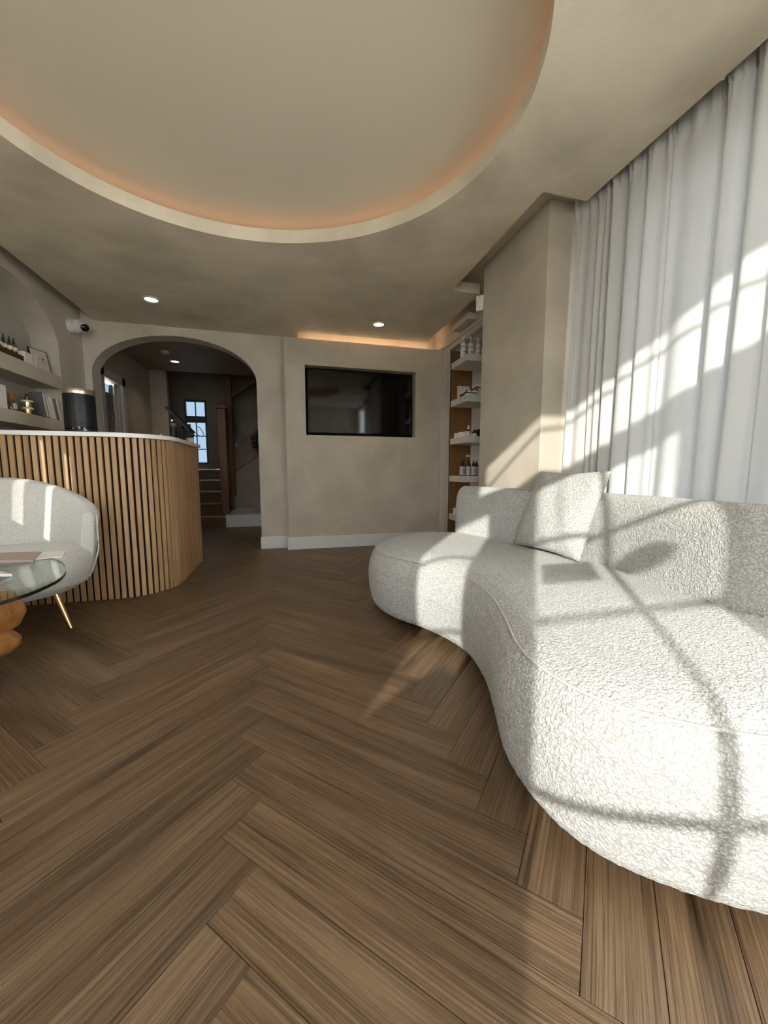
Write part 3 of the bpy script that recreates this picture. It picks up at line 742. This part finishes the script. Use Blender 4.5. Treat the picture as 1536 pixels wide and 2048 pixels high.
tag(obj('curtain_track', box(1.665, 1.715, .5, 1.97, 2.406, 2.4205), 'white_plastic'), 'white ceiling track carrying the pleated curtain', 'curtain track')

# ================================================================== TELEVISION
tv = thing('television', 'black wall television recessed into the plaster panel', 'television', (.868, 4.36, 1.278))
obj('housing', box(-.605, .600, .0, .05, .035, .715, .004), 'black_plastic', tv)
bm = plate(rect(-.605, .600, .035, .715), [rect(-.593, .588, .050, .704)], XZ, -.008, 0); obj('bezel', bm, 'black_gloss', tv)
obj('screen', box(-.593, .588, -.003, -.0005, .050, .704), 'screen', tv)
obj('logo', box(-.022, .022, -.0092, -.008, .039, .045), 'grey_plastic', tv)
bm = box(-.634, .636, .062, .07, .0, .75); struct('trim_2', bm, 'black_felt').location = (.868, 4.36, 1.278)

# ================================================================== CEILING LIGHTS
def downlight(x, y, z, label, e):
    d_ = thing('downlight', label, 'ceiling light', (x, y, z), group='recessed downlights')
    obj('rim', lathe([(.062, 0), (.075, -.0), (.078, -.004), (.074, -.007), (.062, -.006), (.060, 0)], 40, cap=False), 'white_plastic', d_, 'auto')
    obj('lens', lathe([(0, -.0015), (.054, -.0015), (.054, -.0005), (0, -.0005)], 32), 'lamp_lens', d_)
    obj('inner_ring', lathe([(.054, -.0045), (.0605, -.0045), (.0605, -.0005), (.054, -.0005)], 32, cap=False), 'black_gloss', d_)
    ld = bpy.data.lights.new('downlight_beam', 'SPOT'); ld.energy = e; ld.color = (1, .80, .58); ld.spot_size = R(115); ld.spot_blend = .8; ld.shadow_soft_size = .05
    lo_ = bpy.data.objects.new('downlight_beam', ld); COL.objects.link(lo_); lo_.parent = d_; lo_.location = (0, 0, -.02)
downlight(-1.075, 3.79, CZ, 'round recessed downlight in the lowered ceiling above the desk', 10)
downlight(.942, 3.83, CZ, 'round recessed downlight in the lowered ceiling before the television', 10)
downlight(-1.448, 5.985, 2.40, 'round recessed downlight in the hall ceiling beyond the arch', 9)
sd_ = thing('smoke_detector', 'small white smoke detector on the hall ceiling', 'smoke detector', (-1.448, 5.53, 2.40))
obj('base_plate', lathe([(0, 0), (.05, 0), (.05, -.012), (0, -.012)], 28), 'white_plastic', sd_, 'auto'); obj('sensor_head', lathe([(.042, -.012), (.04, -.03), (.022, -.042), (0, -.042)], 28), 'white_plastic', sd_, 'auto')
# LED strips hidden in the coves
le = [(-.1256 + 1.09 * (x + .1256), 1.7259 + 1.09 * (y - 1.7259)) for x, y in ell]
cl_ = tag(obj('cove_light', tube([(x, y, CZ + .090) for x, y in le], .006, 6, closed=True), 'led_warm'), 'warm light strip hidden around the oval ceiling recess', 'light strip')
tag(obj('slot_light', box(.22, 1.72, 4.335, 4.35, 2.301, 2.309), 'led_slot'), 'warm light strip in the slot above the television panel', 'light strip')

# ================================================================== CAMERA, SENSOR
sc_ = thing('security_camera', 'white dome security camera on the left wall below the ceiling', 'security camera', (-1.88, 4.22, 2.205))
obj('mount', lathe([(0, 0), (.064, 0), (.064, .05), (.058, .052), (.058, .058), (.062, .06), (.062, .085), (.056, .09), (0, .09)], 32, ax='X'), 'white_plastic', sc_, 'auto')
eye = lathe([(0, -.05), (.025, -.043), (.043, -.025), (.05, 0), (.043, .025), (.034, .036), (0, .036)], 28); dirn = Vector((.62, -.72, -.32)).normalized()
q = Vector((0, 0, 1)).rotation_difference(dirn).to_matrix().to_4x4()
bmesh.ops.transform(eye, matrix=Matrix.Translation((.112, -.012, -.008)) @ q, verts=eye.verts[:]); eb_ = obj('eyeball', eye, 'white_plastic', sc_, 'auto')
ln = lathe([(0, .034), (.033, .034), (.033, .040), (.026, .046), (0, .049)], 28); bmesh.ops.transform(ln, matrix=Matrix.Translation((.112, -.012, -.008)) @ q, verts=ln.verts[:]); obj('lens', ln, 'black_gloss', eb_, 'auto')
for k in (-1, 1):
    sp_ = lathe([(0, 0), (.004, 0), (.003, .003), (0, .003)], 10, c=(k * .013, -.012, .0475)); bmesh.ops.transform(sp_, matrix=Matrix.Translation((.112, -.012, -.008)) @ q, verts=sp_.verts[:]); obj('infrared_lamp', sp_, 'grey_plastic', eb_)
ps = thing('motion_sensor', 'small white motion sensor on the corner of the plaster pier', 'sensor', (1.478, 2.752, 2.155), R(-38))
obj('case', box(-.030, .030, -.02, .02, -.055, .055, .008, 3), 'white_plastic', ps, 'auto')
obj('lens_window', lathe([(.022, 0), (.02, -.006), (.012, -.010), (0, -.012)], 20, c=(0, -.0195, -.015), ax='Y'), 'paper', ps, True)
obj('indicator', box(-.003, .003, -.0215, -.0195, .033, .039), 'grey_plastic', ps)

# ================================================================== LEFT NICHE SHELVES AND THINGS ON THEM
for z0, z1, lab in ((1.587, 1.70, 'upper thick plaster shelf of the arched niche'), (1.22, 1.314, 'lower thick plaster shelf of the arched niche')):
    tag(obj('niche_shelf', box(-2.079, -1.881, 2.805, 4.0, z0, z1, .004), 'plaster'), lab, 'shelf', 'niche shelves')
S1, S2 = 1.70, 1.314
block = tag(obj('bottle_block', box(-2.02, -1.90, 3.22, 3.56, S1, S1 + .045, .003), 'amber'), 'dark brown tray under the amber bottles on the upper niche shelf', 'block')  # low dark brown box below the bottles
def amber_bottle(loc, k):
    b_ = thing('amber_bottle', 'small amber bottle with white label on the dark tray', 'bottle', loc, group='amber bottles on the tray')
    obj('flask', lathe([(0, 0), (.017, 0), (.018, .003), (.018, .055), (.008, .066), (.008, .074), (0, .074)], 20), 'amber', b_, 'auto')
    obj('label', lathe([(.0184, .018), (.0184, .045)], 20, cap=False), 'paper', b_, 'auto')
    obj('dropper', lathe([(.009, .07), (.009, .086), (.0045, .09), (.004, .112), (0, .114)], 16), 'ink', b_, 'auto')
    return b_
ab = amber_bottle((-1.925, 3.33, S1 + .045), 0)
for y in (3.375, 3.42, 3.465, 3.51): dup(ab, (-1.925 - rng.uniform(0, .02), y, S1 + .045))
tag(obj('white_carton', box(-1.98, -1.90, 3.575, 3.665, S1, S1 + .088, .002), 'paper'), 'plain white carton between the amber bottles and the slim boxes', 'carton')
for i, (y0, y1, h, m, l) in enumerate(((3.675, 3.695, .085, 'paper_cream', 'slim cream box standing on the upper niche shelf'), (3.698, 3.722, .10, 'paper', 'slim white box standing on the upper niche shelf'), (3.725, 3.76, .092, 'paper_cream', 'wider cream box in front of the framed card'))):
    tag(obj('slim_box', box(-1.975, -1.905, y0, y1, S1, S1 + h, .0015), m), l, 'box')
fr = thing('framed_card', 'thin black frame holding a card with handwritten lines', 'picture frame', (-1.945, 3.87, S1), R(90 - 14))
def lean(bm, a): bmesh.ops.transform(bm, matrix=Matrix.Rotation(R(a), 4, 'X'), verts=bm.verts[:]); return bm
obj('frame', lean(plate(rect(-.085, .085, .004, .185), [rect(-.081, .081, .008, .181)], XZ, -.006, .006), -10), 'ink', fr)
obj('card', lean(box(-.081, .081, -.002, .004, .008, .181), -10), 'paper_cream', fr)
mk = bmesh.new()
for i in range(8):
    for k in range(2): 
        if rng.random() < .75: box(-.068 + .017 * i + rng.uniform(-.003, .003), -.068 + .017 * i + rng.uniform(.004, .010), -.0032, -.0022, .085 + .022 * k, .085 + .022 * k + rng.uniform(.005, .018), bm=mk)
obj('handwriting', lean(mk, -10), 'ink', fr)
# lower shelf
tag(obj('glossy_carton', box(-1.99, -1.905, 3.24, 3.335, S2, S2 + .165, .002), 'paper'), 'tall white carton at the end of the lower niche shelf', 'carton')
vj = thing('dried_flower_jar', 'small jar of brown dried leaves on the lower niche shelf', 'jar', (-1.935, 3.42, S2))
obj('jar_body', lathe([(0, 0), (.03, 0), (.034, .01), (.032, .05), (.022, .065), (.022, .075)], 24), 'amber', vj, 'auto'); obj('tag_card', box(.02, .034, -.02, .012, .015, .055), 'paper_cream', vj)
lm = bmesh.new()
for i in range(26):
    a = rng.random() * 2 * PI; tl_ = rng.uniform(.2, .9); p = Vector((0, 0, .07)); dr = Vector((math.cos(a) * tl_, math.sin(a) * tl_, 1)).normalized(); s_ = dr.cross(Vector((rng.random() - .5, rng.random() - .5, .2))).normalized(); L = rng.uniform(.04, .085)
    lm.faces.new([lm.verts.new(v) for v in (p, p + dr * L * .55 + s_ * .012, p + dr * L, p + dr * L * .55 - s_ * .012)])
obj('dried_leaves', lm, 'dry_leaf', vj)['kind'] = 'stuff'
def tin(loc, label):
    k = thing('gold_jar', label, 'jar', loc); obj('jar_body', lathe([(0, 0), (.034, 0), (.035, .003), (.035, .04), (0, .04)], 28), 'gold', k, 'auto'); obj('lid', lathe([(.036, .04), (.037, .043), (.037, .052), (.035, .055), (0, .055)], 28), 'white_plastic', k, 'auto'); return k
ga = tin((-1.93, 3.60, S2), 'gold jar with white lid at the bottom of the small stack'); dup(ga, (-1.932, 3.605, S2 + .0552), label='gold jar with white lid topping the small stack')
dup(ga, (-1.985, 3.685, S2), label='gold jar with white lid behind the small stack')
dk_ = thing('dark_bottle', 'short dark bottle standing on the upper gold jar', 'bottle', (-1.932, 3.605, S2 + .1104)); obj('flask', lathe([(0, 0), (.016, 0), (.017, .02), (.008, .03), (.008, .036), (0, .036)], 18), 'amber', dk_, 'auto'); obj('cap', lathe([(.009, .034), (.009, .048), (0, .048)], 14), 'ink', dk_, 'auto')
def book(y, tilt, w, h, th, m, lab, x=-1.94):
    b_ = thing('leaning_book', lab, 'book', (x, y, S2), group='books leaning on the lower niche shelf')
    def tf(bm): bmesh.ops.transform(bm, matrix=Matrix.Rotation(R(tilt), 4, 'X'), verts=bm.verts[:]); return bm
    obj('cover', tf(box(-w / 2, w / 2, 0, th, 0.002, h, .001)), m, b_); obj('pages', tf(box(-w / 2 + .004, w / 2 + .0008, .003, th - .003, .006, h - .004)), 'paper_cream' if m == 'paper' else 'paper', b_)
book(3.775, 14, .09, .20, .03, 'paper_grey', 'dark grey book leaning beside the gold jars')
book(3.812, 14, .09, .20, .026, 'paper_grey', 'second dark grey book leaning in the niche row')
book(3.845, 14, .10, .19, .035, 'paper_cream', 'thick cream book in the leaning niche row')
book(3.886, 14, .10, .18, .018, 'paper', 'thin white book in the leaning niche row')
book(3.915, 15, .13, .18, .012, 'paper_grey', 'thin dark cover behind the white booklet')
book(3.932, 15, .13, .185, .022, 'paper', 'white booklet at the wall end of the niche row')

# ================================================================== RIGHT SHELVES AND THINGS ON THEM
SH = [2.37, 1.991, 1.611, 1.219, .831, .425]
labs = ['topmost white box shelf above the architrave', 'white box shelf carrying the pump bottles', 'white box shelf carrying ribboned gift boxes', 'white box shelf carrying dark bottles and cards', 'white box shelf carrying pink labelled bottles', 'lowest white box shelf behind the sofa end']
for z, l in zip(SH, labs):
    tag(obj('display_shelf', box(1.70, 1.798 if z > 2.2 else 2.058, 3.395, 3.745, z - .062, z, .003), 'shelf_paint'), l, 'shelf', 'white display shelves')
def pump(loc, s=1.):
    p = thing('pump_bottle', 'white pump bottle in the row on the display shelf', 'bottle', loc, R(180), group='pump bottles on the shelf')
    obj('bottle_body', lathe([(0, 0), (.023, 0), (.025, .004), (.025, .115), (.022, .128), (.012, .134), (.012, .14), (0, .14)], 24), 'paper', p, 'auto')
    obj('label_line', lathe([(.0253, .093), (.0253, .097)], 24, cap=False), 'grey_plastic', p, 'auto'); obj('text_lines', box(-.012, .012, .0225, .0258, .05, .056), 'grey_plastic', p)
    obj('collar', lathe([(.012, .138), (.012, .148), (0, .148)], 16), 'steel', p, 'auto')
    bm = lathe([(.007, .148), (.007, .174), (.012, .177), (.012, .188), (0, .190)], 14); tube([(0, 0, .182), (.034, 0, .182), (.040, 0, .174)], .006, 8, bm=bm); obj('pump_head', bm, 'white_plastic', p, 'auto')
    return p
p0 = pump((1.737, 3.55, SH[1]))
p0.scale = (1.12,) * 3; p0['label'] = 'tall white pump bottle at the free corner of the shelf'
for x, y, s, l in ((1.785, 3.66, 1.0, 'shorter white pump bottle behind the corner bottle'), (1.815, 3.55, 1.12, 'tall white pump bottle in the middle of the shelf front'), (1.872, 3.66, .98, 'shorter white pump bottle behind the middle bottle'), (1.90, 3.56, 1.12, 'tall white pump bottle standing next to the pier')):
    o = dup(p0, (x, y, SH[1]), label=l); o.scale = (s, s, s)
# gift boxes
gb = thing('gift_box', 'upright white gift box tied with black ribbon', 'gift box', (1.905, 3.55, SH[2]))
obj('carton', box(-.03, .03, -.03, .03, 0, .135, .002), 'paper', gb); obj('ribbon', plate(rect(-.0312, .0312, -.0312, .0312), [rect(-.0303, .0303, -.0303, .0303)], XY, .10, .108), 'ink', gb)
gb2 = thing('gift_box', 'low white gift box with black ribbon ends hanging over', 'gift box', (1.79, 3.50, SH[2]))
obj('carton', box(-.055, .05, -.04, .10, 0, .06, .002), 'paper', gb2); obj('ribbon', plate(rect(-.0565, .0515, -.0415, .1015), [rect(-.0552, .0502, -.0402, .1002)], XY, .028, .038), 'ink', gb2)
obj('ribbon_tail', tube([(-.05, -.045, .055), (-.075, -.06, .03), (-.085, -.03, .012), (-.086, .03, .006)], .006, 6), 'ink', gb2); obj('bow', tube([(-.01, -.045, .05), (.03, -.05, .075), (.055, -.045, .06), (.06, -.048, .10)], .007, 6), 'ink', gb2)
bx = tag(obj('flat_carton', box(1.73, 1.86, 3.64, 3.66, SH[2], SH[2] + .135, .002), 'paper_cream'), 'flat cream carton standing behind the low gift box', 'carton')
# dark bottles and cards
def serum(loc, s, lab):
    b_ = thing('serum_bottle', lab, 'bottle', loc); obj('flask', lathe([(0, 0), (.024, 0), (.026, .004), (.026, .05), (.016, .064), (.010, .068), (.010, .072), (0, .072)], 22), 'bottle_dark', b_, 'auto')
    obj('label', lathe([(.0263, .010), (.0263, .042)], 22), 'paper', b_, 'auto'); obj('neck_ring', lathe([(.012, .07), (.012, .082), (0, .082)], 16), 'ink', b_, 'auto'); obj('cap', lathe([(.0095, .082), (.0095, .118), (.008, .12), (0, .12)], 16), 'white_plastic', b_, 'auto'); return b_
s0 = serum((1.812, 3.55, SH[3]), 1., 'dark serum bottle with white cap next to the pale cards'); dup(s0, (1.879, 3.55, SH[3]), label='dark serum bottle with white cap next to the black box')
dbx = thing('black_box', 'black box with a silver top beside the pier', 'box', (1.945, 3.56, SH[3])); obj('carton', box(-.03, .03, -.03, .03, 0, .085, .002), 'ink', dbx); obj('lid', box(-.012, .012, -.032, .0, .06, .08, .001), 'steel', dbx)
for x, y, m, l in ((1.758, 3.48, 'pink_label', 'pink card propped beside the serum bottle'), (1.735, 3.56, 'paper', 'white card propped at the middle of the shelf'), (1.735, 3.66, 'paper_cream', 'cream card propped at the far end of the shelf')):
    k = obj('display_card', lean(box(-.028, .028, -.002, .002, .001, .062), -25), m, None); k.location = (x, y, SH[3]); k.rotation_euler = (0, 0, R(-35)); tag(k, l, 'card')
# pink labelled bottles
def pinkb(loc):
    b_ = thing('dropper_bottle', 'pink labelled bottle with a pointed black nozzle', 'bottle', loc, group='pink labelled bottles on the shelf')
    obj('bottle_body', lathe([(0, 0), (.021, 0), (.022, .003), (.022, .095), (.019, .10), (0, .10)], 20), 'bottle_dark', b_, 'auto'); obj('label', lathe([(.0223, .008), (.0223, .096)], 20), 'pink_label', b_, 'auto')
    bm = bmesh.new()
    for k in range(4): box(-.012, .012, -.0232, -.022, .03 + .012 * k, .033 + .012 * k, bm=bm)
    obj('text_lines', bm, 'grey_plastic', b_); obj('nozzle', lathe([(.017, .10), (.018, .115), (.012, .13), (.006, .142), (.002, .165), (0, .166)], 18), 'ink', b_, 'auto'); return b_
k0 = pinkb((1.762, 3.58, SH[4]))
for x, y in ((1.803, 3.635), (1.834, 3.58), (1.873, 3.635), (1.896, 3.58), (1.945, 3.61)): dup(k0, (x, y, SH[4]))
k0['label'] = 'pink labelled bottle at the free corner of the shelf'
for x, h, l in ((1.742, .19, 'white slim carton at the edge of the lowest shelf'), (1.79, .20, 'white slim carton beside the edge carton on the lowest shelf'), (1.84, .205, 'white carton with round cap nearer the pier on the lowest shelf')):
    tag(obj('tall_carton', box(x - .02, x + .02, 3.44, 3.48, SH[5], SH[5] + h, .002), 'paper'), l, 'carton')
k = obj('display_card', lean(box(-.03, .03, -.002, .002, .001, .07), -25), 'paper', None); k.location = (1.735, 3.64, SH[5]); k.rotation_euler = (0, 0, R(-30)); tag(k, 'white card propped on the lowest shelf behind the sofa', 'card')
